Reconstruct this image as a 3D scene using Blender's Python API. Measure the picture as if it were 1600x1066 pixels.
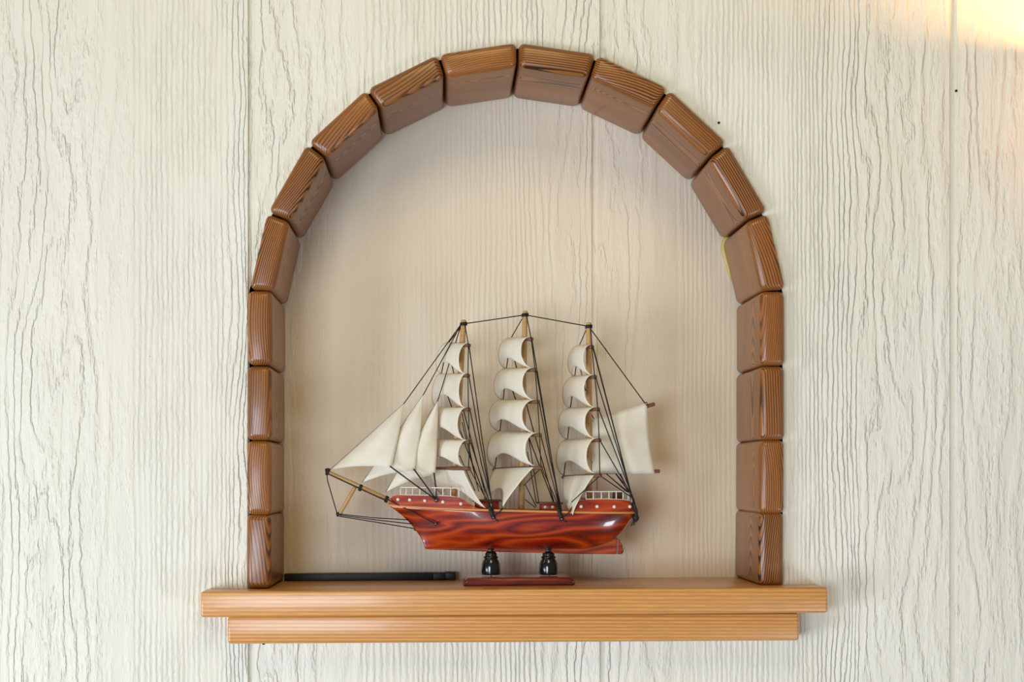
import bpy, bmesh, math, random
from mathutils import Vector, Matrix
random.seed(7)
scene = bpy.context.scene
for o in list(bpy.data.objects):
    bpy.data.objects.remove(o)

# ------------------------------------------------------------------ camera, world, lights, exposure
S = 0.0005545          # metres per photograph pixel in the plane of the wall face (wall panels 305 mm wide)
D = 1.25               # camera to wall face
VX, VY = 692.0, 745.0  # foot of the camera's perpendicular on the wall
DEPTH = 0.097          # depth of the niche

cam_d = bpy.data.cameras.new('camera')
cam = bpy.data.objects.new('camera', cam_d)
scene.collection.objects.link(cam)
cam.location = (0, -D, 0)
cam.rotation_euler = (math.radians(90), 0, 0)
cam_d.sensor_width = 36
cam_d.lens = 36 * D / (1600 * S)
cam_d.shift_x = (800 - VX) / 1600
cam_d.shift_y = (VY - 533) / 1600
cam_d.clip_start = 0.01
scene.camera = cam

world = bpy.data.worlds.new('world')
scene.world = world
world.use_nodes = True
bg = world.node_tree.nodes['Background']
bg.inputs[0].default_value = (1.0, 0.95, 0.88, 1)
bg.inputs[1].default_value = 0.20

def area(name, loc, target, sx, sy, power, col):
    l = bpy.data.lights.new(name, 'AREA')
    l.shape = 'RECTANGLE'; l.size = sx; l.size_y = sy
    l.energy = power; l.color = col
    o = bpy.data.objects.new(name, l)
    scene.collection.objects.link(o)
    o.location = loc
    o.rotation_euler = (Vector(target) - Vector(loc)).to_track_quat('-Z', 'Y').to_euler()
    return o
area('window_daylight', (-1.7, -1.2, -0.55), (0.25, 0, -0.28), 0.9, 0.7, 27, (0.78, 0.88, 1.0))
area('front_fill_light', (-0.62, -1.8, -0.16), (0.40, 0, -0.20), 0.6, 0.5, 14, (0.78, 0.88, 1.0))  # added cool fill, not an actual door: brightens the niche and its lower back
area('low_right_fill_light', (1.15, -1.1, -0.75), (0.45, 0, -0.28), 0.35, 0.3, 5.5, (0.76, 0.87, 1.0))  # added fill, not an actual window: lifts the lower right of the wall
area('ceiling_lamp_light', (0.05, -1.1, 1.05), (0.2, 0, 0.25), 0.5, 0.5, 5.0, (1.0, 0.78, 0.32))

vs = scene.view_settings
vs.view_transform = 'Standard'
vs.look = 'None'
vs.gamma = 1
vs.use_curve_mapping = False
vs.exposure = 0.07

# ------------------------------------------------------------------ helpers
def P(px, py, Y=0.0):
    """World point that stands at depth Y behind the wall face, from a measured photo position."""
    k = S * (D + Y) / D
    return Vector(((px - VX) * k, Y, (VY - py) * k))

def lin(c):
    return tuple(((v / 255) / 12.92 if v / 255 <= 0.04045 else ((v / 255 + 0.055) / 1.055) ** 2.4) for v in c) + (1,)

def empty(name, loc, label=None, cat=None, group=None, kind=None):
    o = bpy.data.objects.new(name, None)
    scene.collection.objects.link(o)
    o.location = loc
    o.empty_display_size = 0.02
    tag(o, label, cat, group, kind)
    return o

def tag(o, label=None, cat=None, group=None, kind=None):
    if label: o['label'] = label
    if cat: o['category'] = cat
    if group: o['group'] = group
    if kind: o['kind'] = kind

def origin(o):
    v = Vector((0, 0, 0))
    while o is not None:
        v = v + o.location
        o = o.parent
    return v

def make(name, verts, faces, mat, parent=None, smooth=True, label=None, at=None):
    """verts in world space -> one mesh object"""
    me = bpy.data.meshes.new(name)
    base = origin(parent)
    loc = Vector(at) - base if at is not None else Vector((0, 0, 0))
    off = base + loc
    me.from_pydata([tuple(Vector(v) - off) for v in verts], [], faces)
    bm = bmesh.new(); bm.from_mesh(me)
    bmesh.ops.recalc_face_normals(bm, faces=bm.faces)
    bm.to_mesh(me); bm.free()
    me.materials.append(mat)
    me.polygons.foreach_set('use_smooth', [smooth] * len(me.polygons))
    o = bpy.data.objects.new(name, me)
    scene.collection.objects.link(o)
    o.location = loc
    o.parent = parent
    if label: o['label'] = label
    return o

def from_bm(name, bm, mat, parent=None, at=None, smooth=True, label=None):
    vs_ = [v.co.copy() for v in bm.verts]
    bm.verts.index_update()
    fs = [[v.index for v in f.verts] for f in bm.faces]
    bm.free()
    return make(name, vs_, fs, mat, parent, smooth, label, at)

def tube_data(pts, r, n=6, r2=None, cap=True):
    pts = [Vector(p) for p in pts]
    verts, faces = [], []
    m = len(pts)
    prev = None
    for i, p in enumerate(pts):
        if i == 0: t = pts[1] - pts[0]
        elif i == m - 1: t = pts[-1] - pts[-2]
        else: t = (pts[i + 1] - p).normalized() + (p - pts[i - 1]).normalized()
        t.normalize()
        if prev is None:
            a = Vector((0, 1, 0)) if abs(t.y) < 0.9 else Vector((1, 0, 0))
        else:
            a = prev
        e1 = (a - t * a.dot(t)).normalized()
        prev = e1
        e2 = t.cross(e1)
        rr = r if r2 is None else r + (r2 - r) * i / (m - 1)
        for k in range(n):
            an = 2 * math.pi * k / n
            verts.append(p + (e1 * math.cos(an) + e2 * math.sin(an)) * rr)
    for i in range(m - 1):
        for k in range(n):
            faces.append([i * n + k, i * n + (k + 1) % n, (i + 1) * n + (k + 1) % n, (i + 1) * n + k])
    if cap:
        faces.append(list(range(n - 1, -1, -1)))
        faces.append(list(range((m - 1) * n, m * n)))
    return verts, faces

def tube(name, pts, r, mat, parent, n=6, r2=None, label=None):
    v, f = tube_data(pts, r, n, r2)
    return make(name, v, f, mat, parent, True, label)

def stick(name, a, b, r, mat, parent, r2=None, n=14, label=None):
    """round wooden stick with softened ends"""
    a, b = Vector(a), Vector(b)
    d = (b - a).normalized()
    r2 = r if r2 is None else r2
    c = min(r, r2) * 0.35
    v, f = [], []
    rings = [(a, r * 0.7), (a + d * c, r), (b - d * c, r2), (b, r2 * 0.7)]
    ax = Vector((0, 1, 0)) if abs(d.y) < 0.9 else Vector((1, 0, 0))
    e1 = (ax - d * ax.dot(d)).normalized(); e2 = d.cross(e1)
    for p, rr in rings:
        for k in range(n):
            t = 2 * math.pi * k / n
            v.append(p + (e1 * math.cos(t) + e2 * math.sin(t)) * rr)
    for i in range(3):
        for k in range(n):
            f.append([i * n + k, i * n + (k + 1) % n, (i + 1) * n + (k + 1) % n, (i + 1) * n + k])
    f.append(list(range(n - 1, -1, -1))); f.append(list(range(3 * n, 4 * n)))
    return make(name, v, f, mat, parent, True, label)

def interp(x, pts):
    if x <= pts[0][0]: return pts[0][1]
    for (x0, y0), (x1, y1) in zip(pts, pts[1:]):
        if x <= x1:
            return y0 + (y1 - y0) * (x - x0) / (x1 - x0)
    return pts[-1][1]

def smoothi(x, pts):
    """Catmull-Rom style interpolation through points"""
    n = len(pts)
    if x <= pts[0][0]: return pts[0][1]
    if x >= pts[-1][0]: return pts[-1][1]
    for i in range(n - 1):
        if x <= pts[i + 1][0]:
            x0, y0 = pts[i]; x1, y1 = pts[i + 1]
            h = x1 - x0; t = (x - x0) / h
            def slope(j):
                if j == 0: return (pts[1][1] - pts[0][1]) / (pts[1][0] - pts[0][0])
                if j == n - 1: return (pts[-1][1] - pts[-2][1]) / (pts[-1][0] - pts[-2][0])
                return (pts[j + 1][1] - pts[j - 1][1]) / (pts[j + 1][0] - pts[j - 1][0])
            m0, m1 = slope(i) * h, slope(i + 1) * h
            return (2*t**3-3*t*t+1)*y0 + (t**3-2*t*t+t)*m0 + (-2*t**3+3*t*t)*y1 + (t**3-t*t)*m1

# ------------------------------------------------------------------ material helpers
class NT:
    def __init__(self, name):
        self.m = bpy.data.materials.new(name)
        self.m.use_nodes = True
        self.t = self.m.node_tree
        self.b = self.t.nodes['Principled BSDF']
        self.out = self.t.nodes['Material Output']
    def new(self, typ, **kw):
        n = self.t.nodes.new(typ)
        for k, v in kw.items(): setattr(n, k, v)
        return n
    def put(self, sock, val):
        if isinstance(val, bpy.types.NodeSocket): self.t.links.new(val, sock)
        elif isinstance(val, bpy.types.Node): self.t.links.new(val.outputs[0], sock)
        else: sock.default_value = val
    def math(self, op, a, b=None, c=None):
        n = self.new('ShaderNodeMath', operation=op)
        self.put(n.inputs[0], a)
        if b is not None: self.put(n.inputs[1], b)
        if c is not None: self.put(n.inputs[2], c)
        return n.outputs[0]
    def vmath(self, op, a, b=None):
        n = self.new('ShaderNodeVectorMath', operation=op)
        self.put(n.inputs[0], a)
        if b is not None: self.put(n.inputs[1], b)
        return n.outputs['Value'] if op in ('LENGTH', 'DOT_PRODUCT') else n.outputs[0]
    def noise(self, vec, scale, detail=2, rough=0.5):
        n = self.new('ShaderNodeTexNoise')
        self.put(n.inputs['Vector'], vec)
        n.inputs['Scale'].default_value = scale
        n.inputs['Detail'].default_value = detail
        n.inputs['Roughness'].default_value = rough
        return n.outputs['Fac']
    def ramp(self, fac, stops, interp='LINEAR'):
        n = self.new('ShaderNodeValToRGB')
        cr = n.color_ramp
        cr.interpolation = interp
        while len(cr.elements) < len(stops): cr.elements.new(0.5)
        for e, (p, c) in zip(cr.elements, stops):
            e.position = p
            e.color = c if len(c) == 4 else tuple(c) + (1,)
        self.put(n.inputs[0], fac)
        return n.outputs[0]
    def maprange(self, v, a, b, c=0.0, d=1.0, typ='LINEAR'):
        n = self.new('ShaderNodeMapRange', interpolation_type=typ)
        for i, x in enumerate((v, a, b, c, d)): self.put(n.inputs[i], x)
        return n.outputs[0]
    def mix(self, fac, a, b, blend='MIX'):
        n = self.new('ShaderNodeMix', data_type='RGBA', blend_type=blend)
        self.put(n.inputs[0], fac); self.put(n.inputs[6], a); self.put(n.inputs[7], b)
        return n.outputs[2]
    def bump(self, h, dist, strength=1.0):
        n = self.new('ShaderNodeBump')
        n.inputs['Strength'].default_value = strength
        n.inputs['Distance'].default_value = dist
        self.put(n.inputs['Height'], h)
        self.t.links.new(n.outputs[0], self.b.inputs['Normal'])
        return n
    def setb(self, **kw):
        for k, v in kw.items():
            self.put(self.b.inputs[k.replace('_', ' ')], v)

def plain(name, col, rough=0.5, metal=0.0, spec=0.5, coat=0.0):
    n = NT(name)
    c = lin(col)
    co = n.new('ShaderNodeTexCoord')
    nz = n.noise(co.outputs['Object'], 400, 2)
    dark = tuple(v * 0.82 for v in c[:3]) + (1,)
    n.setb(Base_Color=n.mix(nz, dark, c), Roughness=rough, Metallic=metal, Coat_Weight=coat, Coat_Roughness=0.1)
    n.b.inputs['Specular IOR Level'].default_value = spec
    return n.m

# embossed wood-grain wall panels: contour lines of a stretched field, stepped like the pressed board
def wall_material(name, dist, zoffset, line_w, col_a, col_b):
    n = NT(name)
    g = n.new('ShaderNodeNewGeometry')
    sep = n.new('ShaderNodeSeparateXYZ'); n.put(sep.inputs[0], g.outputs['Position'])
    x = sep.outputs[0]; z = n.math('ADD', sep.outputs[2], zoffset)
    zones = [(-900, .12, .8), (-560, .025, 3.2), (-340, .1, .8), (-165, .03, 3.0), (0, .055, 1.6), (60, .022, 3.6), (205, .115, .8),
             (340, .14, .7), (388, .03, 3.4), (560, .09, 1.0), (640, .12, .7), (850, .06, 1.6), (939, .03, 3.2), (1090, .125, .8),
             (1230, .14, .6), (1345, .03, 2.6), (1486, .045, 1.8), (1540, -.035, 2.0), (1690, .1, .8), (1900, .03, 3.2), (2040, .1, .8), (2600, .1, .8)]
    x0, x1 = zones[0][0], zones[-1][0]
    cum = [0.0]
    for (a, da, _), (b, _, _) in zip(zones, zones[1:]): cum.append(cum[-1] + da * (b - a))
    top = max(cum)
    t = n.maprange(x, (x0 - VX) * S, (x1 - VX) * S)
    r = n.ramp(t, [((a - x0) / (x1 - x0), (c / top,) * 3) for (a, _, _), c in zip(zones, cum)])
    R = n.math('MULTIPLY', r, top)
    A = n.ramp(t, [((a - x0) / (x1 - x0), (am / 4.0,) * 3) for (a, _, am) in zones], 'EASE')
    A = n.math('MULTIPLY', A, 4.0)
    def vec(sx, sz, o=0.0):
        c = n.new('ShaderNodeCombineXYZ')
        n.put(c.inputs[0], n.math('MULTIPLY', x, sx)); n.put(c.inputs[2], n.math('MULTIPLY', z, sz)); c.inputs[1].default_value = o
        return c.outputs[0]
    big = n.math('SUBTRACT', n.noise(vec(26, 5.0), 1.0, 1.5, 0.45), 0.5)
    tear = n.math('SUBTRACT', n.noise(vec(150, 22, 3.1), 1.0, 3, 0.6), 0.5)
    jag = n.math('SUBTRACT', n.noise(vec(330, 120, 7.7), 1.0, 2, 0.6), 0.5)
    f = n.math('ADD', R, n.math('MULTIPLY', n.math('MULTIPLY', big, A), 2.2))
    f = n.math('ADD', f, n.math('MULTIPLY', tear, n.math('MULTIPLY_ADD', A, 0.20, 0.8)))
    f = n.math('ADD', f, n.math('MULTIPLY', jag, 0.6))
    fr = n.math('FRACT', f)
    dense = n.maprange(A, 0.8, 2.4, 1.0, 0.0)
    lw = n.math('MULTIPLY_ADD', dense, 0.34, line_w)
    amp = n.math('MULTIPLY_ADD', dense, -0.5, 1.0)
    edge = n.math('SUBTRACT', 1.0, lw)
    ramp = n.maprange(fr, 0.0, edge, 0.0, 1.0, 'SMOOTHSTEP')
    drop = n.maprange(fr, edge, 1.0, 1.0, 0.0, 'SMOOTHSTEP')
    h = n.math('MULTIPLY', n.math('MULTIPLY', ramp, drop), amp)
    # lines fade in and out along their length
    fade = n.maprange(n.noise(vec(60, 14, 11.0), 1.0, 2), 0.34, 0.55, 0.3, 1.0)
    h = n.math('MULTIPLY', h, fade)
    # brushed fibre relief
    fib = n.noise(vec(1500, 45, 2.0), 1.0, 3, 0.6)
    h = n.math('ADD', h, n.math('MULTIPLY', fib, 0.11))
    n.bump(h, dist)
    dirt = n.noise(vec(9, 4, 5.0), 1.0, 3)
    speck = n.noise(vec(420, 330, 1.0), 1.0, 1)
    col = n.mix(n.maprange(dirt, 0.35, 0.7), lin(col_a), lin(col_b))
    col = n.mix(n.maprange(speck, 0.80, 0.84), col, lin((150, 135, 110)))
    groove = n.maprange(fr, 0.90, 1.0, 0.0, 0.10)          # shade along the pressed lines, put into the colour
    col = n.mix(n.math('MULTIPLY', groove, fade), col, lin((165, 150, 120)))
    n.setb(Base_Color=col, Roughness=0.5)
    n.b.inputs['Specular IOR Level'].default_value = 0.35
    return n.m

M = {}
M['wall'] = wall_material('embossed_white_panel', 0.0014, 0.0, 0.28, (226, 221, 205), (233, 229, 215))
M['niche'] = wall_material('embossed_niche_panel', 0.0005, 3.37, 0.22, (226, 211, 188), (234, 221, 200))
M['lining'] = plain('raw_dark_lining', (60, 42, 28), 0.9)

def ring_wood(name, early, late, spacing, axis_len_scale, rough, coat, vary=1.0, lim=(0.45, 0.92), tiltk=0.3, bowk=7.0, zoff=None):
    """growth rings around an axis that runs along the piece; every piece cut from another part of the tree"""
    n = NT(name)
    co = n.new('ShaderNodeTexCoord'); oi = n.new('ShaderNodeObjectInfo')
    sep = n.new('ShaderNodeSeparateXYZ'); n.put(sep.inputs[0], co.outputs['Object'])
    rnd = oi.outputs['Random']
    r2 = n.math('FRACT', n.math('MULTIPLY', rnd, 17.31)); r3 = n.math('FRACT', n.math('MULTIPLY', rnd, 71.7))
    c = n.new('ShaderNodeCombineXYZ')
    xx = n.math('ADD', sep.outputs[0], n.math('MULTIPLY', rnd, 3.0))
    n.put(c.inputs[0], n.math('MULTIPLY', xx, axis_len_scale)); n.put(c.inputs[1], sep.outputs[1]); n.put(c.inputs[2], sep.outputs[2])
    wob = n.math('SUBTRACT', n.noise(c.outputs[0], 22, 2, 0.5), 0.5)
    tilt = n.math('MULTIPLY', n.math('SUBTRACT', r3, 0.5), tiltk)
    bow = n.math('MULTIPLY', n.math('MULTIPLY', sep.outputs[0], sep.outputs[0]), n.math('MULTIPLY', n.math('SUBTRACT', r2, 0.35), bowk))
    yy = n.math('ADD', sep.outputs[1], n.math('ADD', n.math('MULTIPLY', r2, 0.02), 0.012))
    if zoff is None:      # heart of the tree lies beyond one edge of the piece, left or right
        sgn = n.math('MULTIPLY_ADD', n.math('GREATER_THAN', r2, 0.5), 2.0, -1.0)
        shift = n.math('MULTIPLY', sgn, n.math('MULTIPLY_ADD', r3, 0.03, 0.020))
    else:
        shift = n.math('MULTIPLY_ADD', n.math('SUBTRACT', r3, 0.5), 0.05, zoff)
    zz = n.math('ADD', n.math('ADD', sep.outputs[2], shift),
                n.math('ADD', n.math('MULTIPLY', sep.outputs[0], tilt), bow))
    rad = n.math('SQRT', n.math('ADD', n.math('MULTIPLY', yy, yy), n.math('MULTIPLY', zz, zz)))
    f = n.math('ADD', n.math('DIVIDE', rad, spacing), n.math('MULTIPLY', wob, vary * 5))
    fr = n.math('FRACT', f)
    late_f = n.math('MULTIPLY', n.maprange(fr, lim[0], lim[1], 0, 1, 'SMOOTHSTEP'), n.maprange(fr, 0.95, 1.0, 1, 0))
    strength = n.maprange(n.noise(c.outputs[0], 30, 2), 0.3, 0.65, 0.35, 1.0)
    late_f = n.math('MULTIPLY', late_f, strength)
    fv = n.new('ShaderNodeCombineXYZ')
    n.put(fv.inputs[0], n.math('MULTIPLY', xx, 60)); n.put(fv.inputs[1], n.math('MULTIPLY', sep.outputs[1], 1800)); n.put(fv.inputs[2], n.math('MULTIPLY', sep.outputs[2], 1800))
    fibre = n.noise(fv.outputs[0], 1.0, 2)
    e2 = tuple(v * 0.72 for v in lin(early)[:3]) + (1,)
    col = n.mix(n.maprange(fibre, 0.3, 0.7), e2, lin(early))
    col = n.mix(late_f, col, lin(late))
    tone = n.maprange(r2, 0, 1, 0.82, 1.12)
    hsv = n.new('ShaderNodeHueSaturation'); n.put(hsv.inputs['Value'], tone); n.put(hsv.inputs['Color'], col)
    n.setb(Base_Color=hsv.outputs[0], Roughness=rough, Coat_Weight=coat, Coat_Roughness=0.16)
    n.bump(n.math('MULTIPLY', late_f, 1.0), 0.00012)
    return n.m
M['block'] = ring_wood('varnished_brown_pine', (170, 104, 44), (48, 20, 5), 0.0015, 0.2, 0.38, 0.28, 0.40, (0.3, 0.82))
M['shelf'] = ring_wood('honey_pine', (226, 164, 92), (186, 116, 52), 0.0030, 0.03, 0.36, 0.35, 0.42, (0.25, 0.95), 0.006, 0.02, 0.075)

def mahogany(name, a, b, c_, speck=False, coat=1.0, rough=0.28):
    n = NT(name)
    co = n.new('ShaderNodeTexCoord')
    mp = n.new('ShaderNodeMapping'); n.put(mp.inputs[0], co.outputs['Object'])
    mp.inputs['Scale'].default_value = (9, 22, 62)
    mp.inputs['Rotation'].default_value = (0, math.radians(6), 0)
    d = n.noise(mp.outputs[0], 1.0, 1.5, 0.4)
    w = n.math('FRACT', n.math('MULTIPLY', d, 7.0))
    w = n.maprange(w, 0, 1, 0, 1)
    tri = n.math('ABSOLUTE', n.math('SUBTRACT', n.math('MULTIPLY', w, 2.0), 1.0))
    mp2 = n.new('ShaderNodeMapping'); n.put(mp2.inputs[0], co.outputs['Object'])
    mp2.inputs['Scale'].default_value = (60, 200, 900)
    fine = n.noise(mp2.outputs[0], 1.0, 2)
    fac = n.math('ADD', n.math('MULTIPLY', tri, 0.8), n.math('MULTIPLY', fine, 0.25))
    col = n.ramp(fac, [(0.1, lin(a)), (0.5, lin(b)), (0.95, lin(c_))])
    if speck:
        sp = n.noise(co.outputs['Object'], 1100, 1)
        col = n.mix(n.maprange(sp, 0.62, 0.7), col, lin((205, 130, 100)))
    n.setb(Base_Color=col, Roughness=rough, Coat_Weight=coat, Coat_Roughness=0.07)
    return n.m
M['hull'] = mahogany('lacquered_mahogany', (86, 12, 5), (140, 32, 8), (184, 66, 16))
M['upper'] = mahogany('lacquered_orange_mahogany', (120, 26, 6), (160, 46, 10), (192, 72, 18), False, 0.35, 0.4)
M['keel'] = mahogany('lacquered_keel_wood', (120, 26, 10), (164, 58, 20), (190, 86, 34))
M['rudder'] = mahogany('speckled_red_wood', (110, 24, 12), (140, 40, 20), (160, 60, 30), True)
M['standred'] = mahogany('cherry_lacquer', (96, 12, 10), (120, 18, 12), (140, 30, 18))
M['stripe'] = plain('pale_bare_wood_stripe', (214, 142, 82), 0.4)
M['deck'] = plain('tan_deck_wood', (150, 92, 48), 0.5)
M['cabin'] = plain('dark_cabin_wood', (84, 44, 26), 0.5)
M['stick'] = ring_wood('light_birch_dowel', (206, 164, 108), (172, 124, 72), 0.0012, 0.1, 0.5, 0.1)
M['yard'] = plain('brown_dowel', (122, 84, 56), 0.55)
M['rope'] = plain('black_waxed_thread', (34, 28, 25), 0.7)
M['white'] = plain('white_paint', (238, 228, 214), 0.4)
M['pin'] = plain('steel_pin', (120, 112, 110), 0.3, 1.0)
M['black'] = plain('black_gloss_lacquer', (10, 16, 14), 0.16, 0, 0.5, 0.5)
M['blackbar'] = plain('black_matt_plastic', (22, 23, 26), 0.5)
M['glue'] = plain('yellowed_glue', (214, 190, 112), 0.4)
M['nail'] = plain('dark_nail', (30, 26, 22), 0.5, 0.6)
M['metal'] = plain('cream_enamel', (222, 210, 186), 0.4)

def opal_material():
    n = NT('opal_glass')
    n.setb(Base_Color=lin((238, 226, 200)), Roughness=0.3)
    tr = n.new('ShaderNodeBsdfTranslucent'); tr.inputs[0].default_value = lin((240, 214, 176))
    mx = n.new('ShaderNodeMixShader'); mx.inputs[0].default_value = 0.20
    n.t.links.new(n.b.outputs[0], mx.inputs[1]); n.t.links.new(tr.outputs[0], mx.inputs[2])
    n.t.links.new(mx.outputs[0], n.out.inputs[0])
    return n.m
M['opal'] = opal_material()

def sail_material():
    n = NT('cream_sailcloth')
    co = n.new('ShaderNodeTexCoord')
    def wv(dir_):
        w = n.new('ShaderNodeTexWave', wave_type='BANDS', bands_direction=dir_)
        n.put(w.inputs['Vector'], co.outputs['Object'])
        w.inputs['Scale'].default_value = 260; w.inputs['Distortion'].default_value = 1.5; w.inputs['Detail'].default_value = 1
        return w.outputs['Fac']
    weave = n.math('ADD', wv('X'), wv('Z'))
    blotch = n.noise(co.outputs['Object'], 55, 3)
    col = n.mix(n.maprange(blotch, 0.3, 0.7), lin((238, 228, 206)), lin((246, 239, 224)))
    n.setb(Base_Color=col, Roughness=0.85)
    n.b.inputs['Specular IOR Level'].default_value = 0.15
    n.bump(weave, 0.00007)
    tr = n.new('ShaderNodeBsdfTranslucent'); n.put(tr.inputs[0], col)
    mx = n.new('ShaderNodeMixShader'); mx.inputs[0].default_value = 0.16
    n.t.links.new(n.b.outputs[0], mx.inputs[1]); n.t.links.new(tr.outputs[0], mx.inputs[2])
    n.t.links.new(mx.outputs[0], n.out.inputs[0])
    return n.m
M['sail'] = sail_material()

# ------------------------------------------------------------------ wall with the arched niche
CX, CY, RO = 809.0, 486.0, 417.0        # arch circle (photo px, block front plane)
PROUD = 0.010                            # blocks stand out of the wall
ZSH = P(800, 918, -PROUD).z              # shelf top
TILT = math.radians(0.42)                # shelf hangs a touch lower on the left
kf = (D - PROUD) / D                     # front-plane scale
def front(px, py): return P(px, py, -PROUD)

def arch_outline():
    """outer outline of the blocks, world x,z, left foot to right foot"""
    pts = [(385, 920), (385, 470)]
    for k in range(-5, 6):
        a = math.radians(17.1 * k)
        rr = RO / math.cos(math.radians(8.55)) - 6
        pts.append((CX + rr * math.sin(a), CY - rr * math.cos(a)))
    pts[2] = (386, 452); pts[-1] = (1227, 454)
    pts += [(1227, 470), (1227, 916)]
    return [(front(*p).x, front(*p).z) for p in pts]
OUT = arch_outline()
def hole_top(x):
    return interp(x, OUT[2:-2]) if OUT[2][0] <= x <= OUT[-3][0] else None

wall_front = None
ZMIN, ZMAX = P(0, 1750).z, P(0, -650).z
def wall_panel(x0, x1, parent):
    lip, dep = 0.0042, 0.0028
    xs = [x0, x0 + 0.0005, x0 + lip, x0 + lip + 0.0016]
    ys = [dep, dep, dep, 0.0]
    n = 90
    inner = [x0 + lip + 0.0016 + (x1 - 0.0008 - x0 - lip - 0.0016) * i / n for i in range(1, n + 1)]
    inner += [p[0] for p in OUT if inner[0] < p[0] < inner[-1]]
    for x in sorted(set(inner)):
        xs.append(x); ys.append(0.0)
    xs.append(x1); ys.append(dep * 0.5)
    verts, faces = [], []
    hx0, hx1 = OUT[2][0], OUT[-3][0]
    hb = ZSH - 0.012
    cols = []
    for x, y in zip(xs, ys):
        inside = hx0 <= x <= hx1
        zt = hole_top(x) if inside else None
        i = len(verts)
        if inside:
            verts += [(x, y, ZMIN), (x, y, hb), (x, y, zt), (x, y, ZMAX)]
        else:
            verts += [(x, y, ZMIN), (x, y, hb), (x, y, OUT[2][1]), (x, y, ZMAX)]
        cols.append((i, inside))
    for (a, ia), (b, ib) in zip(cols, cols[1:]):
        faces.append([a, b, b + 1, a + 1])
        faces.append([a + 2, b + 2, b + 3, a + 3])
        if not (ia and ib):
            faces.append([a + 1, b + 1, b + 2, a + 2])
    o = make('wall_panel', verts, faces, M['wall'], parent, False)
    return o
# the root of the wall is the lining of the cut-out
vv, ff = [], []
for x, z in OUT:
    sx = -0.0005 if x < front(CX, 0).x else 0.0005
    vv += [(x + sx, 0.004, z + 0.0008), (x + sx, DEPTH + 0.001, z + 0.0008)]
for i in range(len(OUT) - 1):
    ff.append([2 * i, 2 * i + 1, 2 * i + 3, 2 * i + 2])
wall_front = make('wall_front', vv, ff, M['lining'], None, False)
tag(wall_front, 'white embossed wood-grain panel wall around the arched niche', None, None, 'structure')
GROOVES = [-712, -162, 388, 938, 1485, 2035, 2585]
for a, b in zip(GROOVES, GROOVES[1:]):
    wall_panel((a - VX) * S, (b - VX) * S, wall_front)

wall_back = None
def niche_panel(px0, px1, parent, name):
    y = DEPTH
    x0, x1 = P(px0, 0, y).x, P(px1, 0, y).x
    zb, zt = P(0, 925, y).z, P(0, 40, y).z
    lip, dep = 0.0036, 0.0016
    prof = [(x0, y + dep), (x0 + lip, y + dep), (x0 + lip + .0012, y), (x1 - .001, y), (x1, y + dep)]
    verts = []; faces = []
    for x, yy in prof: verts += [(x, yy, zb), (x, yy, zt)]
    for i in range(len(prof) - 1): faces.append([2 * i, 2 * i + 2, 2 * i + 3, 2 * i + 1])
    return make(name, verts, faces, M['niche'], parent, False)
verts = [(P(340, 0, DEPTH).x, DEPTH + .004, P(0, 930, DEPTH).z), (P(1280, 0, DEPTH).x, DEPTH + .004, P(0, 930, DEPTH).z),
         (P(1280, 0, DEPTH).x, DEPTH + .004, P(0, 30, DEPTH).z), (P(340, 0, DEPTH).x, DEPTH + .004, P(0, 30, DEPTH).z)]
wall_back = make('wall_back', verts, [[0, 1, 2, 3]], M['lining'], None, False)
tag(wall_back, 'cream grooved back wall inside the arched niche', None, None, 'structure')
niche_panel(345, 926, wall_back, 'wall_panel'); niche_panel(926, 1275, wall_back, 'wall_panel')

for px, py in ((412, 1006), (1123, 192), (1494, 142)):
    c = P(px, py)
    v, f = tube_data([c + Vector((0, .0005, 0)), c + Vector((0, -.0006, 0))], .0011, 8)
    make('nail_head', v, f, M['nail'], wall_front)

# ------------------------------------------------------------------ the arch of wooden blocks
def block_mesh(name, lo, li, th, dep, r=0.0056, seg=5):
    bm = bmesh.new()
    # local x along the block, local z towards the outside of the arch, y depth
    c = []
    for y in (-PROUD, dep):
        for x, z in ((-lo / 2, th / 2), (lo / 2, th / 2), (li / 2, -th / 2), (-li / 2, -th / 2)):
            c.append(bm.verts.new((x, y - (dep - PROUD) / 2, z)))
    for f in ((0, 1, 2, 3), (7, 6, 5, 4), (0, 4, 5, 1), (1, 5, 6, 2), (2, 6, 7, 3), (3, 7, 4, 0)):
        bm.faces.new([c[i] for i in f])
    bmesh.ops.recalc_face_normals(bm, faces=bm.faces)
    bmesh.ops.bevel(bm, geom=list(bm.edges), offset=r, segments=seg, profile=0.5, affect='EDGES', clamp_overlap=True)
    me = bpy.data.meshes.new(name)
    bm.to_mesh(me); bm.free()
    me.materials.append(M['block'])
    me.polygons.foreach_set('use_smooth', [True] * len(me.polygons))
    return me
px2m = S * kf
TH = 39 * px2m
BD = DEPTH - 0.001
arch_mesh = block_mesh('arch_block', 122 * px2m, 111 * px2m, TH, BD)
post_mesh = block_mesh('post_block', 116.5 * px2m, 116.5 * px2m, TH, BD)
arch = empty('wooden_arch', Vector((front(CX, 0).x, 0, ZSH)), 'arch of rounded brown varnished wooden blocks lining the wall niche', 'arch')
YM = (BD - PROUD) / 2
def block(mesh, mid_px, ang, twist=0.0):
    """mid_px: middle of the outer edge; ang: outward direction, degrees from straight up, clockwise"""
    a = math.radians(ang)
    outw = Vector((math.sin(a), 0, math.cos(a)))
    c = front(*mid_px) - outw * (TH / 2)
    c.y = YM
    o = bpy.data.objects.new('wooden_block', mesh)
    scene.collection.objects.link(o)
    o.parent = arch
    o.location = c - arch.location
    o.rotation_euler = (0, a + math.radians(twist), 0)
    return o
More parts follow.
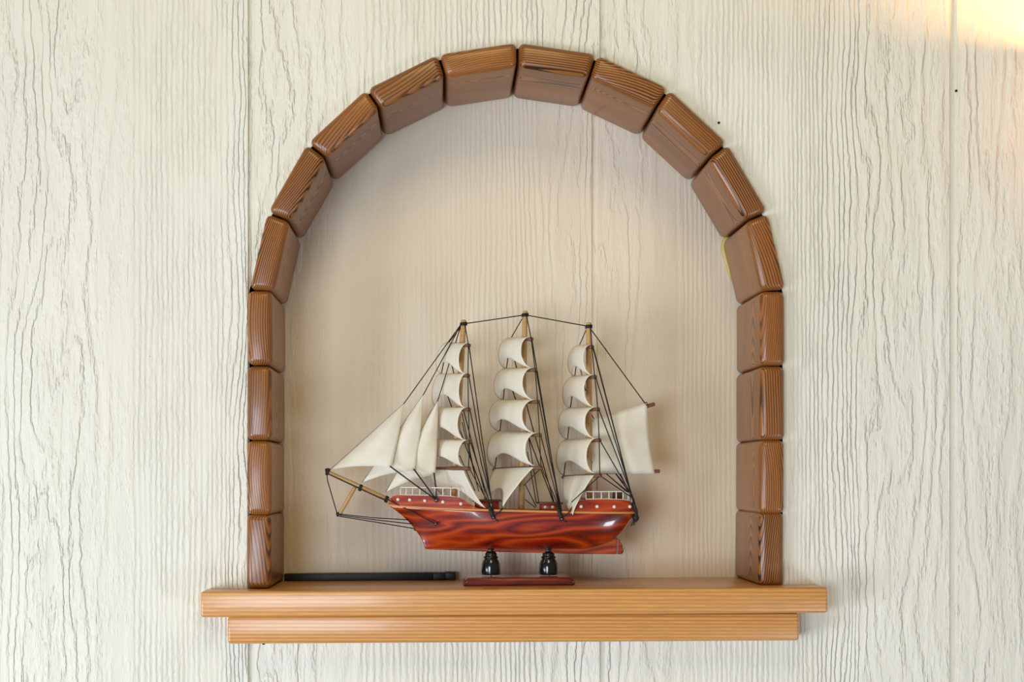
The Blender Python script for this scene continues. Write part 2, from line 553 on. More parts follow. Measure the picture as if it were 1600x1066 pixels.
for k in range(-5, 5):
    ang = 8.55 + 17.1 * k
    a = math.radians(ang)
    block(arch_mesh, (CX + RO * math.sin(a), CY - RO * math.cos(a)), ang, random.uniform(-.6, .6))
for (x, y) in ((386.5, 512), (385.5, 630), (385, 747), (384.5, 862)):
    block(post_mesh, (x, y), -90, random.uniform(-.4, .4))
for (x, y) in ((1227.5, 513), (1227, 630), (1226.5, 745.5), (1225.5, 858.5)):
    block(post_mesh, (x, y), 90, random.uniform(-.4, .4))
# squeezed-out glue behind one block
gp = [P(1139, 368, DEPTH - .002), P(1133, 376, DEPTH - .002), P(1130, 388, DEPTH - .002), P(1134, 404, DEPTH - .002), P(1139, 420, DEPTH - .002), P(1144, 438, DEPTH - .002)]
v, f = tube_data(gp, .0034, 8, .0016)
make('glue_bead', v, f, M['glue'], arch, True, 'yellowed squeezed-out glue behind a block')

# ------------------------------------------------------------------ the shelf
def rounded_box(name, x0, x1, y0, y1, z0, z1, r, mat, parent, tilt=0.0, pivot=(0, 0, 0), seg=3, label=None):
    bm = bmesh.new()
    bmesh.ops.create_cube(bm, size=1)
    for v in bm.verts:
        v.co = Vector((x0 if v.co.x < 0 else x1, y0 if v.co.y < 0 else y1, z0 if v.co.z < 0 else z1))
    bmesh.ops.bevel(bm, geom=list(bm.edges), offset=r, segments=seg, profile=0.5, affect='EDGES')
    pv = Vector(pivot)
    R = Matrix.Rotation(tilt, 3, 'Y')
    for v in bm.verts: v.co = R @ (v.co - pv) + pv
    c = R @ (Vector(((x0 + x1) / 2, (y0 + y1) / 2, (z0 + z1) / 2)) - pv) + pv
    return from_bm(name, bm, mat, parent, at=c, label=label)
YS = -0.033
shelf = empty('wall_shelf', Vector((P(803, 0, YS).x, 0, ZSH - .046)), 'honey-coloured pine shelf board under the wooden arch', 'shelf')
piv = (P(803, 0, YS).x, 0, ZSH)
rounded_box('shelf_board', P(313, 0, YS).x, P(1293.5, 0, YS).x, YS, DEPTH - .0005, ZSH - 40.5 * S * (D + YS) / D, ZSH, .0022, M['shelf'], shelf, -TILT, piv)
zl = ZSH - 40.6 * S * (D + YS) / D
rounded_box('apron_board', P(355, 0, YS + .004).x, P(1248.5, 0, YS + .004).x, YS + .004, 0.0, zl - 42 * S, zl, .0024, M['shelf'], shelf, -TILT * .8, piv)

def shelf_z(x): return ZSH + (x - piv[0]) * math.tan(TILT)

# slim black bar lying at the back of the shelf
xb0, xb1 = P(445, 0, .088).x, P(712, 0, .08).x
zb = shelf_z((xb0 + xb1) / 2)
bar = empty('black_bar', Vector(((xb0 + xb1) / 2, .088, zb)), 'slim flat black bar lying along the back of the shelf', 'bar')
t_ = -TILT
bp = ((xb0 + xb1) / 2, 0, zb)
rounded_box('bar_body', xb0, P(676, 0, .08).x, .082, .0945, zb, zb + .0068, .0006, M['blackbar'], bar, t_, bp, 2)
rounded_box('bar_joint', P(676.5, 0, .08).x, P(695, 0, .08).x, .082, .0945, zb + .0002, zb + .0067, .0006, M['blackbar'], bar, t_, bp, 2)
rounded_box('bar_end', P(695.5, 0, .08).x, xb1, .0835, .0945, zb + .0002, zb + .0072, .0006, M['blackbar'], bar, t_, bp, 2)

# ------------------------------------------------------------------ the model ship
YC = 0.030           # ship's centre plane
ship = empty('model_ship', Vector((P(811, 0, YC).x, YC, shelf_z(P(811, 0, YC).x))), 'three-masted model sailing ship with red hull and cream sails on the shelf', 'model ship')

# --- stand
def lathe(name, prof, cx, cy, mat, parent, n=28, label=None):
    v, f = [], []
    for r, z in prof:
        for k in range(n):
            t = 2 * math.pi * k / n
            v.append((cx + r * math.cos(t), cy + r * math.sin(t), z))
    m = len(prof)
    for i in range(m - 1):
        for k in range(n):
            f.append([i * n + k, i * n + (k + 1) % n, (i + 1) * n + (k + 1) % n, (i + 1) * n + k])
    f.append(list(range(n))); f.append(list(range((m - 1) * n, m * n)))
    return make(name, v, f, mat, parent, True, label)
zb0 = ship.location.z
kc = S * (D + YC) / D
bx0, bx1 = P(724.5, 0, .008).x, P(898.5, 0, .008).x
bh = 12.6 * kc
bm = bmesh.new()
rows = []
for z, ins in ((0, .0012), (.0012, .0), (bh * .45, .0), (bh, .0042)):
    ring = [(bx0 + ins, .006 + ins), (bx1 - ins, .006 + ins), (bx1 - ins, .054 - ins), (bx0 + ins, .054 - ins)]
    rows.append([bm.verts.new((x, y, zb0 + z + (x - ship.location.x) * math.tan(TILT))) for x, y in ring])
for a, b in zip(rows, rows[1:]):
    for i in range(4): bm.faces.new([a[i], a[(i + 1) % 4], b[(i + 1) % 4], b[i]])
bm.faces.new(rows[0]); bm.faces.new(rows[-1])
bmesh.ops.bevel(bm, geom=[e for e in bm.edges if abs(e.verts[0].co.z - e.verts[1].co.z) > .0005], offset=.0015, segments=2, affect='EDGES')
stand = from_bm('stand_base', bm, M['standred'], ship, smooth=False, label='dark red bevelled stand base')
def zat(py): return P(0, py, YC).z
for pxc in (767, 857):
    cx = P(pxc, 0, YC).x
    prof = [(.2, 901.2), (14.2, 901.2), (14.6, 899), (14.6, 888), (14.2, 883), (12.6, 878), (10.4, 874.5), (10.6, 873.5), (11.6, 872.8), (11.8, 871.5),
            (11, 870.4), (9.4, 869.8), (9.6, 868), (9.2, 865.5), (7.6, 863.8), (6.2, 861.6), (5.8, 859.5), (6.8, 858.6), (6.8, 857.6), (.2, 857.6)]
    zo = zat(903) - (zb0 + bh)
    ped = lathe('pedestal', [(r * kc, zat(y) - zo * max(0, (y - 858) / 43)) for r, y in prof], cx, YC, M['black'], stand, label='black turned pedestal')
    tube('steel_pin', [(cx, YC - .0075, zb0 + bh - .001), (cx, YC - .0075, zat(899) - zo)], .0006, M['pin'], stand)

# --- hull
STEM = [(0, 606, 789.5), (.12, 620, 799), (.3, 637, 814), (.5, 649, 828), (.75, 659, 843), (1, 664.5, 857)]
STERN = [(0, 991, 801), (.12, 987.5, 807), (.3, 979, 820), (.5, 964, 838), (.75, 936, 852), (1, 905, 858.5)]
SHEER = [(606, 789.5), (640, 792), (690, 794.5), (760, 796.5), (830, 798.2), (900, 800), (991, 801)]
BEAM = .0235
def plan(u):
    """half-beam along the length"""
    a = max(0.0, min(1.0, u / .42)); b = max(0.0, min(1.0, (1 - u) / .34))
    fa = math.sin(a * math.pi / 2) ** .85
    fb = math.sqrt(max(0, 1 - (1 - b) ** 2.4))
    return BEAM * fa * (.18 + .82 * fb) if b > 0 else BEAM * .18
def hull_point(u, t, side):
    xs = smoothi(t, [(q, x) for q, x, y in STEM]); ys = smoothi(t, [(q, y) for q, x, y in STEM])
    xe = smoothi(t, [(q, x) for q, x, y in STERN]); ye = smoothi(t, [(q, y) for q, x, y in STERN])
    x = xs + (xe - xs) * u
    y0 = smoothi(x, SHEER)
    w = ys + (ye - ys) * u
    # depth is t along the ends, fair in between
    yk = 857 + (858.5 - 857) * u
    ymid = smoothi(x, SHEER) + (yk - smoothi(x, SHEER)) * (t ** 1.0)
    e = min(1, min(u, 1 - u) / .18)
    e = e * e * (3 - 2 * e)
    y = w * (1 - e) + ymid * e
    if t == 0: y = smoothi(x, SHEER)
    sec = max(0.0, 1 - t ** 3.0) ** .62
    fine = 1 - .55 * t ** 3 * (1 - min(1, u / .5)) - .5 * t ** 3 * (1 - min(1, (1 - u) / .35))
    hb = plan(u) * sec * fine + .0022 * t * (1 if .001 < u < .999 else .4) + .0004
    p = P(x, y, YC)
    p.y += side * hb
    return p
NU, NTT = 60, 16
vv, ff = [], []
us = [(1 - math.cos(math.pi * i / NU)) / 2 for i in range(NU + 1)]
for side in (-1, 1):
    b = len(vv)
    for i in range(NU + 1):
        for j in range(NTT + 1):
            vv.append(hull_point(us[i], j / NTT, side))
    for i in range(NU):
        for j in range(NTT):
            q = [b + i * (NTT + 1) + j, b + (i + 1) * (NTT + 1) + j, b + (i + 1) * (NTT + 1) + j + 1, b + i * (NTT + 1) + j + 1]
            ff.append(q if side < 0 else q[::-1])
H1 = (NU + 1) * (NTT + 1)
for i in range(NU):   # deck and bottom close the shell
    ff.append([i * (NTT + 1), H1 + i * (NTT + 1), H1 + (i + 1) * (NTT + 1), (i + 1) * (NTT + 1)])
    ff.append([i * (NTT + 1) + NTT, (i + 1) * (NTT + 1) + NTT, H1 + (i + 1) * (NTT + 1) + NTT, H1 + i * (NTT + 1) + NTT])
for j in range(NTT):  # transom and stem
    ff.append([NU * (NTT + 1) + j, H1 + NU * (NTT + 1) + j, H1 + NU * (NTT + 1) + j + 1, NU * (NTT + 1) + j + 1])
    ff.append([j, j + 1, H1 + j + 1, H1 + j])
hull = make('hull', vv, ff, M['hull'], ship, True, 'glossy red mahogany hull', at=P(800, 825, YC))

# raised bulwarks above the pale stripe, following the plan of the hull
def u_of(px): return (px - 606) / (991 - 606)
def raised(name, px0, px1, topline, mat, parent, n=44, out=.0003, closed_deck=True, inset=.0):
    """solid band from the sheer up to topline(px)"""
    vv, ff = [], []
    N = n + 1
    for i in range(N):
        px = px0 + (px1 - px0) * i / n
        u = min(.9999, max(0.0, u_of(px)))
        hb = plan(u) + out + .0004
        yt, yb = topline(px), smoothi(px, SHEER)
        for side in (-1, 1):
            for py, k in ((yb, 0.0), (yt, 1.0)):
                p = P(px, py, YC); p.y += side * max(.0003, hb - .0012 * k - inset)
                vv.append(p)
    for i in range(n):
        a, b = 4 * i, 4 * (i + 1)
        ff += [[a, b, b + 1, a + 1], [a + 2, a + 3, b + 3, b + 2], [a + 1, b + 1, b + 3, a + 3], [a, a + 2, b + 2, b]]
    ff += [[0, 1, 3, 2], [4 * n, 4 * n + 2, 4 * n + 3, 4 * n + 1]]
    o = make(name, vv, ff, mat, parent, False)
    bev = o.modifiers.new('bevel', 'BEVEL'); bev.width = .0006; bev.segments = 2; bev.limit_method = 'ANGLE'; bev.angle_limit = math.radians(50)
    return o
FTOP = [(606, 787), (613, 775.5), (620, 774), (660, 774.5), (700, 775.5), (714, 776.5), (722, 780), (734, 788), (742, 792), (752, 795.6)]
ATOP = [(884, 799.0), (890, 791), (898, 784.5), (907, 780.5), (940, 780), (970, 781), (982, 783), (988, 786.5), (991, 791)]
fc = raised('forecastle', 607, 752, lambda x: interp(x, FTOP), M['upper'], ship)
qd = raised('quarterdeck', 884, 990.8, lambda x: interp(x, ATOP), M['upper'], ship)
# pale stripe along the sheer, both sides and round the ends
def strip(name, y_off, h, out, mat, parent):
    vv, ff = [], []
    n = 80
    ring = []
    for side in (-1, 1):
        rng = range(n + 1) if side < 0 else range(n, -1, -1)
        for i in rng:
            u = .0005 + .999 * (1 - math.cos(math.pi * i / n)) / 2
            px = 606 + 385 * u
            p = P(px, smoothi(px, SHEER) + y_off, YC)
            ring.append((p, side, plan(u)))
    m = len(ring)
    for p, side, hb in ring:
        for dy, dz in ((hb - .0012, -h / 2), (hb + out, -h / 2), (hb + out, h / 2), (hb - .0012, h / 2)):
            vv.append((p.x, p.y + side * max(dy, .0002), p.z + dz))
    for i in range(m):
        a, b = 4 * i, 4 * ((i + 1) % m)
        for k in range(4): ff.append([a + k, a + (k + 1) % 4, b + (k + 1) % 4, b + k])
    return make(name, vv, ff, mat, parent, True)
strip('pale_stripe', 0.0, .0019, .0011, M['stripe'], ship)
# main deck between the raised ends
vv, ff = [], []
for i in range(31):
    px = 735 + (900 - 735) * i / 30
    p = P(px, smoothi(px, SHEER) - 1.6, YC); hb = plan(u_of(px)) - .0012
    vv += [(p.x, p.y - hb, p.z), (p.x, p.y + hb, p.z), (p.x, p.y - hb, p.z - .002), (p.x, p.y + hb, p.z - .002)]
for i in range(30):
    a, b = 4 * i, 4 * i + 4
    ff += [[a, b, b + 1, a + 1], [a, a + 2, b + 2, b], [a + 1, b + 1, b + 3, a + 3]]
make('deck', vv, ff, M['deck'], ship, False)
# keel and rudder
def slab(name, poly, half, mat, parent, bev=.0008, label=None):
    n = len(poly)
    vv = []
    for s in (-1, 1):
        for px, py in poly:
            p = P(px, py, YC); p.y += s * half; vv.append(p)
    ff = [list(range(n)), list(range(2 * n - 1, n - 1, -1))]
    for i in range(n): ff.append([i, (i + 1) % n, n + (i + 1) % n, n + i])
    o = make(name, vv, ff, mat, parent, False, label)
    b = o.modifiers.new('bevel', 'BEVEL'); b.width = bev; b.segments = 2
    return o
slab('keel', [(664, 851), (667, 852), (760, 855), (900, 857.5), (912, 857), (932, 852.5), (952, 845), (963, 838), (963, 866), (900, 865.6), (760, 862), (667, 858.4), (663.5, 857)], .0026, M['keel'], ship)
slab('rudder', [(963.8, 840), (968, 844), (972, 851), (974.3, 859), (973.6, 864), (971, 866), (963.8, 866)], .0024, M['rudder'], ship)

# portholes (white studs), near and far side
def stud(px, py, r, mat, name, parent, sides=(-1, 1), lift=.0004):
    u = min(.9999, max(0, u_of(px)))
    for s in sides:
        p = P(px, py, YC)
        hb = plan(u) + .0007
        du = .004
        slope = (plan(min(1, u + du)) - plan(max(0, u - du))) / (2 * du * 385 * kc)
        nrm = Vector((-slope, 1, 0)).normalized(); nrm.y *= s
        c = p + Vector((0, s * hb, 0))
        pts = [c - nrm * .0008, c + nrm * lift, c + nrm * (lift + r * .45)]
        e1 = nrm.cross(Vector((0, 0, 1))).normalized(); e2 = Vector((0, 0, 1))
        v, f = [], []
        n = 12
        for q, rr in zip(pts, (r, r, r * .55)):
            for k in range(n):
                t = 2 * math.pi * k / n
                v.append(q + (e1 * math.cos(t) + e2 * math.sin(t)) * rr)
        for i in range(2):
            for k in range(n): f.append([i * n + k, i * n + (k + 1) % n, (i + 1) * n + (k + 1) % n, (i + 1) * n + k])
        f.append(list(range(2 * n, 3 * n)))
        make(name, v, f, mat, parent, True)
for px, py in ((622, 780.5), (640.5, 781), (664, 782.3), (692, 784), (719.5, 786.8)): stud(px, py, 2.5 * kc, M['white'], 'porthole', fc)
for px, py in ((904, 791), (929, 791), (956, 791.5), (981.5, 791.5)): stud(px, py, 2.6 * kc, M['white'], 'porthole', qd)

# railings
def railing(xs, top, base, parent):
    rail = None
    def pt(px, py, s):
        p = P(px, py, YC); p.y += s * (plan(min(.98, u_of(px))) - .0018); return p
    for s in (-1, 1):
        r = tube('railing', [pt(x, top(x), s) for x in xs], .00055, M['white'], parent, label='white model railing')
        for x in xs:
            tube('rail_post', [pt(x, base(x) + 1, s), pt(x, top(x), s)], .00052, M['white'], r)
        tube('rail_foot', [pt(x, base(x) - .8, s) for x in xs], .00045, M['white'], r)
railing([626, 635, 645, 656.5, 668, 680, 692, 704, 716.5], lambda x: 761.5 + (x - 626) * .012, lambda x: interp(x, FTOP), ship)
railing([912, 923.5, 936, 948, 959.5, 970.5, 979, 985], lambda x: 768 if x < 972 else 768 + (x - 972) * .35, lambda x: interp(x, ATOP), ship)

# deck cabins
def cabin(px0, px1, ytop, ybase, half, wins):
    a, b = P(px0, ytop, YC), P(px1, ybase, YC)
    c = rounded_box('deck_cabin', a.x, b.x, YC - half, YC + half, b.z, a.z - .0012, .0004, M['upper'], ship, seg=1)
    rounded_box('cabin_roof', a.x - .0022, b.x + .0022, YC - half - .002, YC + half + .002, a.z - .0013, a.z + .0005, .0005, M['cabin'], c, seg=2)
    for wx in wins:
        p = P(wx, (ytop + ybase) / 2 + 1, YC - half); 
        v, f = tube_data([p + Vector((0, .0006, 0)), p - Vector((0, .0006, 0))], .0014, 10)
        make('cabin_window', v, f, M['white'], c)
cabin(742, 779, 781.5, 796, .011, (753, 768))
cabin(844, 874, 785.5, 798, .012, (852, 863.5))
rounded_box('hatch', P(958, 0, YC).x, P(972, 0, YC).x, YC - .005, YC + .005, P(0, 781, YC).z, P(0, 768, YC).z, .0006, M['cabin'], ship, seg=2)

# --- masts, yards, square sails
rope_r = .00052
def line(pts, r=rope_r, parent=None):
    return tube('rigging_line', pts, r, M['rope'], parent or ship, 6)
def knot(c, r, parent):
    bm = bmesh.new()
    bmesh.ops.create_icosphere(bm, subdivisions=2, radius=r)
    for v in bm.verts: v.co = Vector(c) + v.co * random.uniform(.8, 1.15)
    return from_bm('knot', bm, M['rope'], parent)
def wrap(a, b, r, parent, turns=4):
    """thread wound round a stick from a to b"""
    a, b = Vector(a), Vector(b); d = b - a; n = turns * 10
    dn = d.normalized()
    ax = Vector((0, 1, 0)) if abs(dn.y) < .9 else Vector((1, 0, 0))
    e1 = (ax - dn * ax.dot(dn)).normalized(); e2 = dn.cross(e1)
    pts = [a + d * i / n + (e1 * math.cos(2 * math.pi * i / 10) + e2 * math.sin(2 * math.pi * i / 10)) * r for i in range(n + 1)]
    return tube('lashing', pts, .0006, M['rope'], parent, 5)

def grid_faces(nu, nv):
    return [[i * (nv + 1) + j, (i + 1) * (nv + 1) + j, (i + 1) * (nv + 1) + j + 1, i * (nv + 1) + j + 1] for i in range(nu) for j in range(nv)]
def cloth(name, verts, nu, nv, parent):
    o = make(name, verts, grid_faces(nu, nv), M['sail'], parent, True)
    s = o.modifiers.new('solidify', 'SOLIDIFY'); s.thickness = .0004; s.offset = 0
    return o
def square_sail(n0, f0, n1, f1, B, arch_cut, parent, edge=.82, nu=18, nv=16, skew=0.0):
    vv = []
    for i in range(nu + 1):
        u = i / nu
        top = n0.lerp(f0, u); bot = n1.lerp(f1, u)
        vm = 1 - arch_cut * math.sin(math.pi * u) ** .75
        bb = B * (edge + (1 - edge) * math.sin(math.pi * u))
        for j in range(nv + 1):
            ph = math.pi * (j / nv) * vm
            p = top * ((1 + math.cos(ph)) / 2) + bot * ((1 - math.cos(ph)) / 2)
            p = p + Vector((-bb * math.sin(ph), 0, bb * .12 * math.sin(ph) * (1 if ph < 1.57 else .4)))
            vv.append(p)
    return cloth('square_sail', vv, nu, nv, parent)

HALF = (.019, .024, .028, .032, .036)
MASTS = [
    dict(top=(724.5, 500), bot=(708, 786), near=[(733, 540), (732, 587), (733, 640), (734.5, 691), (733, 732)], far=[(698, 538), (688, 587), (681, 640), (676, 690), (668, 733)],
         r=.0029, rt=.0026),
    dict(top=(820.5, 486), bot=(814.5, 797), near=[(831, 530), (837, 578), (841, 628), (844, 680), (846, 731)], far=[(796, 531), (790, 579), (785, 628), (780, 677), (772, 734)],
         r=.0027, rt=.0024),
    dict(top=(920, 504), bot=(920, 797), near=[(925.5, 542), (930, 589), (935, 639.5), (937, 688), (938, 743)], far=[(903, 543), (897, 591), (890, 641), (886, 690), (880, 746)],
         r=.0029, rt=.0025),
]
COURSE = [dict(n=(759, 794), f=(690, 772), B=7, cut=.42, yn=-.0255, yf=.016),
          dict(n=(787, 792), f=(757, 782), B=5, cut=.45, yn=-.024, yf=.02),
          dict(n=(895.5, 805), f=(886, 792), B=5, cut=.03, yn=-.0285, yf=-.004)]
BUL = [(15, 14, 17, 15), (20, 22, 26, 22), (17, 20, 22, 20)]
mast_objs = []
for mi, m in enumerate(MASTS):
    top = P(*m['top'], YC); bot = P(*m['bot'], YC)
    mast = stick('mast', bot, top, m['r'], M['stick'], ship, m['rt'], label=('fore', 'main', 'mizzen')[mi] + ' mast')
    mast_objs.append(mast)
    ends = []
    for i, (nr, fr_) in enumerate(zip(m['near'], m['far'])):
        n = P(*nr, YC - HALF[i]); f = P(*fr_, YC + HALF[i])
        ends.append((n, f))
        d = (n - f).normalized()
        stick('yard', f - d * .001, n + d * .0008, .00175, M['yard'], mast, n=12)
        knot(n - d * .0018 + Vector((0, 0, -.0004)), .0016, mast)
        # lashing of the yard to the mast
        mid = n.lerp(f, .5)
    m['ends'] = ends
    for i in range(4):
        (n0, f0), (n1, f1) = ends[i], ends[i + 1]
        a0, b0 = n0.lerp(f0, .05), n0.lerp(f0, .96)
        a1, b1 = n1.lerp(f1, .10), n1.lerp(f1, .96)
        up = Vector((0, 0, .0018))
        square_sail(a0 + up, b0 + up, a1 + up * .9, b1 + up * .9, BUL[mi][i] * kc, (.38, .40, .42, .42)[i] if mi else .42, mast)
    c = COURSE[mi]
    n0, f0 = ends[4]
    square_sail(n0.lerp(f0, .12) + Vector((0, 0, .0015)), n0.lerp(f0, .96) + Vector((0, 0, .0015)), P(*c['n'], YC + c['yn']), P(*c['f'], YC + c['yf']), c['B'] * kc, c['cut'], mast, .8)
    # lines that tie the yard ends together, near and far
    off = Vector((-.0006, -.0016, 0))
    line([top + Vector((.001, -.003, -.004))] + [e[0] + off for e in ends], .0005)
    line([top + Vector((-.001, .003, -.004))] + [e[1] - off for e in ends], .0005)
    wrap(top + Vector((0, 0, -.0052)), top + Vector((0, 0, -.0022)), m['rt'] + .0004, mast, 3)

tops = [P(*m['top'], YC) + Vector((0, 0, -.0035)) for m in MASTS]
# stays between the mastheads
line([tops[0], tops[1]]); line([tops[1], tops[2]])
# chain plates: pins on the hull sides where the shrouds meet
def side_pt(px, py, s, lift=.0012):
    p = P(px, py, YC); p.y += s * (plan(u_of(px)) * .985 + lift); return p
pins = [(769, 806), (874, 808)]
for k, (px, py) in enumerate(pins):
    for s in (-1, 1):
        a = side_pt(px, py, s)
        e = MASTS[k]['ends']
        sel = 0 if s < 0 else 1
        for i in ((0, 1, 2) if s < 0 else (0, 1)):
            src = e[i][sel] + Vector((.0004 * i, s * .0015, -.001))
            line([src, src.lerp(a, .5) + Vector((0, s * .0012, -.0008)), a + Vector((random.uniform(-.0008, .0008), 0, .003 * i))], .00055)
        if s > 0: continue
        src = e[3][sel] + Vector((.0006, s * .001, -.001))
        line([src, a + Vector((-.0006, 0, .004))], .0005)
        line([e[4][sel] + Vector((.0006, s * .001, -.001)), a + Vector((-.0008, 0, .006))], .0005)
        # tied bundle and loose thread ends
        tube('lashing', [a + Vector((-.004, 0, .010)), a + Vector((-.002, s * .0006, .004)), a + Vector((.0006, s * .0008, -.002))], .0012, M['rope'], ship, 8, .0019)
        line([a, a + Vector((.005, s * .001, .0035)), a + Vector((.0085, s * .0015, .0075))], .0005)
        line([a + Vector((0, 0, -.001)), a + Vector((.0045, s * .001, -.004))], .0005)
        v, f = tube_data([a - Vector((0, s * .002, .001)), a + Vector((0, s * .0034, -.001))], .0013, 8)
        make('pin', v, f, M['pin'], ship)
# main and fore braces: yard ends to the sheets
for k, tgt in ((1, (818, 759)), (2, (893, 785))):
    e = MASTS[k]['ends'][4][0]
    line([e, P(*tgt, YC - .028)], .0005)
# inner shrouds that run from the masts to the far rail
for k, (src, dst) in enumerate([((722, 646), (745, 757)), ((722, 660), (748, 768)), ((718, 712), (742, 767)), ((826, 684), (842, 786)), ((824, 706), (838, 786)), ((821, 758), (838, 792)), ((821, 781), (836, 793)), ((903, 560), (915, 611)), ((904, 662), (916, 678))]):
    line([P(*src, YC + .004), P(*dst, YC + .019)], .00045)
# mizzen shrouds gather at the stern
st = P(993.5, 803, YC - .007)
e = MASTS[2]['ends']
for i, frm in enumerate([e[0][0], e[0][0] + Vector((.0006, 0, -.001)), e[1][0], e[2][0], e[3][0], e[4][0]]):
    knee = P(986 + .8 * i, 772 + 1.5 * i, YC - .012)
    line([frm + Vector((.0004, -.0012, -.0008)), knee, st + Vector((0, 0, .001 * i))], .00055)
for i, frm in enumerate([e[1][1], e[2][1], e[3][1]]):
    line([frm, P(984, 771, YC + .010), P(992.5, 803, YC + .007)], .0005)
line([P(948, 741, YC), P(983, 772, YC - .010)], .00045); line([P(963, 741, YC), P(985, 768, YC - .008)], .00045)
tube('lashing', [P(989.5, 787, YC - .011), P(993.5, 798, YC - .008), P(994, 808, YC - .006), P(992, 815, YC - .006)], .0015, M['rope'], ship, 8, .0021)
knot(P(993.5, 809, YC - .006), .0032, ship)
line([P(993, 811, YC - .007), P(989, 816, YC - .008), P(986, 822, YC - .008)], .0006); line([P(993, 812, YC - .006), P(991, 818, YC - .007), P(990, 821, YC - .007)], .0006)

# --- gaff sail at the stern
gaff_end, boom_end = P(1023, 631.5, YC), P(1031, 736.5, YC)
gaff0, boom0 = P(926, 659, YC), P(923, 738.5, YC)
mz = mast_objs[2]
stick('gaff', gaff0, gaff_end, .0018, M['yard'], mz)
stick('boom', boom0, boom_end, .0017, M['yard'], mz)
nu, nv = 16, 14
c00, c10, c01, c11 = P(926, 655.5, YC), P(1010.5, 630, YC), P(925, 740, YC), P(1022.5, 740.5, YC)
vv = []
for i in range(nu + 1):
    for j in range(nv + 1):
        u, t = i / nu, j / nv
        p = c00.lerp(c10, u).lerp(c01.lerp(c11, u), t)
        p.y -= .0045 * math.sin(math.pi * u) * math.sin(math.pi * t) + .0021
        p.x -= .0016 * math.sin(math.pi * t) * u
        vv.append(p)
cloth('gaff_sail', vv, nu, nv, mz)
line([tops[2], P(1009, 632, YC)]); wrap(P(1008.5, 633, YC), P(1011.5, 632.5, YC), .002, mz, 3)

# --- bowsprit, dolphin striker, jibs
tip = P(510.5, 737, YC)
bow = stick('bowsprit', P(624, 789, YC), tip, .0023, M['stick'], ship, .0019)
dst0, dst1 = P(555, 761, YC), P(529, 806, YC)
stick('dolphin_striker', dst0, dst1, .0018, M['stick'], bow)
for a, b in (((513.5, 738.5), (510.5, 737)), ((565, 763.2), (561.5, 761.6)), ((606, 781.2), (602, 779.4))):
    wrap(P(*a, YC), P(*b, YC), .0027, bow, 4)
knot(P(512, 736, YC), .0026, bow)
line([tip + Vector((0, -.001, -.001)), P(512, 752, YC), P(526.5, 802, YC)])
for px, py, s in ((637, 812.5, -1), (643, 819, -1), (648, 826.5, 0)):
    line([P(528, 803 + (py - 812) * .25, YC + s * .0015), P((528 + px) / 2, (803 + py) / 2 + 1.5, YC + s * .0018), P(px + 1, py, YC + s * .003)], .0005)
knot(P(528.5, 804, YC), .0022, bow)
knot(P(649, 826, YC), .0020, ship)
line([tip + Vector((0, -.0022, -.0016)), P(563, 764.5, YC - .0028), P(604, 783, YC - .003)], .0005)
near_pin = side_pt(681, 818, -1, -.0022)
line([P(604, 780, YC - .0028), near_pin + Vector((0, -.001, 0))], .00055)
v, f = tube_data([near_pin + Vector((0, .003, 0)), near_pin + Vector((0, -.0022, 0))], .0013, 8)
make('pin', v, f, M['pin'], ship)
v, f = tube_data([side_pt(682, 781.5, -1, -.001), side_pt(682, 781.5, -1, .0028)], .0018, 8)
make('pin', v, f, M['pin'], fc)
JIBS = [((516, 734), (631, 631), (611.5, 731), -.009), ((566, 754), (661.5, 617), (648.5, 735.5), -.006), ((603, 769), (684, 626.5), (680, 741.5), -.004)]
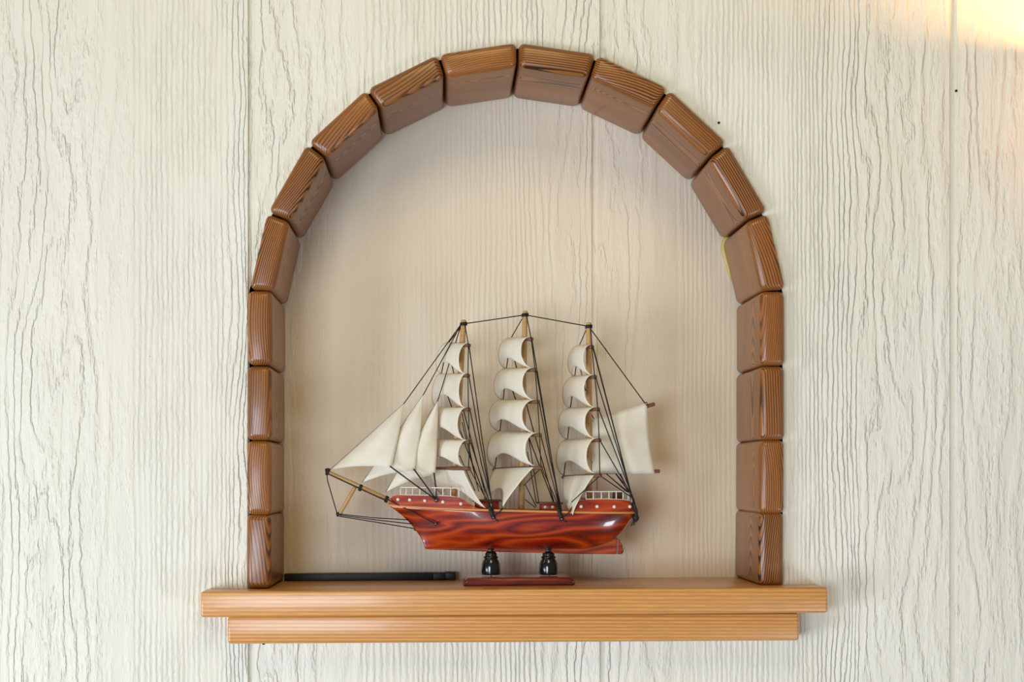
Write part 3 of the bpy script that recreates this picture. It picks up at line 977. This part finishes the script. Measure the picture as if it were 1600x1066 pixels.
for k, (tk, hd, cl, yo) in enumerate(JIBS):
    T, Hd, C = P(*tk, YC), P(*hd, YC), P(*cl, YC + yo * 1.6)
    n = 14
    vv = []
    for i in range(n + 1):          # along the luff from tack to head
        for j in range(n + 1):      # from luff to leech
            a = i / n
            luff = T.lerp(Hd, a); leech = C.lerp(Hd, a)
            t = j / n
            p = luff.lerp(leech, t)
            w = math.sin(math.pi * t) * math.sin(math.pi * min(1, a * .9 + .1))
            p.y -= .006 * w
            p.z += .0022 * math.sin(math.pi * t) * (1 - a) ** 2          # foot arches up
            p.x += (.0018 if t > .5 else 0) * math.sin(math.pi * a) * (t - .5)
            vv.append(p)
    cloth('jib_sail', vv, n, n, ship)
    line([tops[0] + Vector((-.002, -.001, 0)), Hd + Vector((0, -.0002, 0))], .0005)
    line([Hd, T.lerp(Hd, .5) + Vector((0, .0008, 0)), T], .0004)
    cpin = side_pt(682, 781, -1, .0015)
    line([C + Vector((-.001, -.0012, .0012)), C.lerp(cpin, .5) + Vector((0, -.001, 0)), cpin], .00075)

# ------------------------------------------------------------------ uplight wall lamp to the right of the picture
lx, lyc, lz = P(1750, 0).x, -.092, P(0, 120).z
lamp = empty('wall_lamp', Vector((lx, 0, lz - .10)), 'cream bowl uplight mounted on the wall right of the arch', 'lamp')
rim = .060
prof = [(.010, -.085), (.020, -.083), (.036, -.066), (.050, -.035), (.058, -.004), (rim, .0165), (rim - .0018, .0165), (.056, -.003), (.047, -.034), (.034, -.062), (.018, -.078), (.006, -.080)]
v, f = [], []
n = 40
for r, z in prof:
    for k in range(n):
        t = 2 * math.pi * k / n
        v.append((lx + r * math.cos(t), lyc + r * math.sin(t), lz + z))
for i in range(len(prof) - 1):
    for k in range(n): f.append([i * n + k, i * n + (k + 1) % n, (i + 1) * n + (k + 1) % n, (i + 1) * n + k])
f.append(list(range(n))); f.append(list(range((len(prof) - 1) * n, len(prof) * n)))
make('lamp_bowl', v, f, M['opal'], lamp)
tube('lamp_arm', [(lx, 0, lz - .11), (lx, -.05, lz - .12), (lx, lyc, lz - .084)], .006, M['metal'], lamp, 12)
v, f = tube_data([(lx, .001, lz - .11), (lx, -.012, lz - .11)], .035, 28)
make('wall_plate', v, f, M['metal'], lamp)
bulb = bpy.data.lights.new('bulb_light', 'POINT')
bulb.energy = 3.0; bulb.color = (1.0, 0.52, 0.19); bulb.shadow_soft_size = .014
bo = bpy.data.objects.new('bulb_light', bulb); scene.collection.objects.link(bo)
bo.location = (lx, lyc, lz)
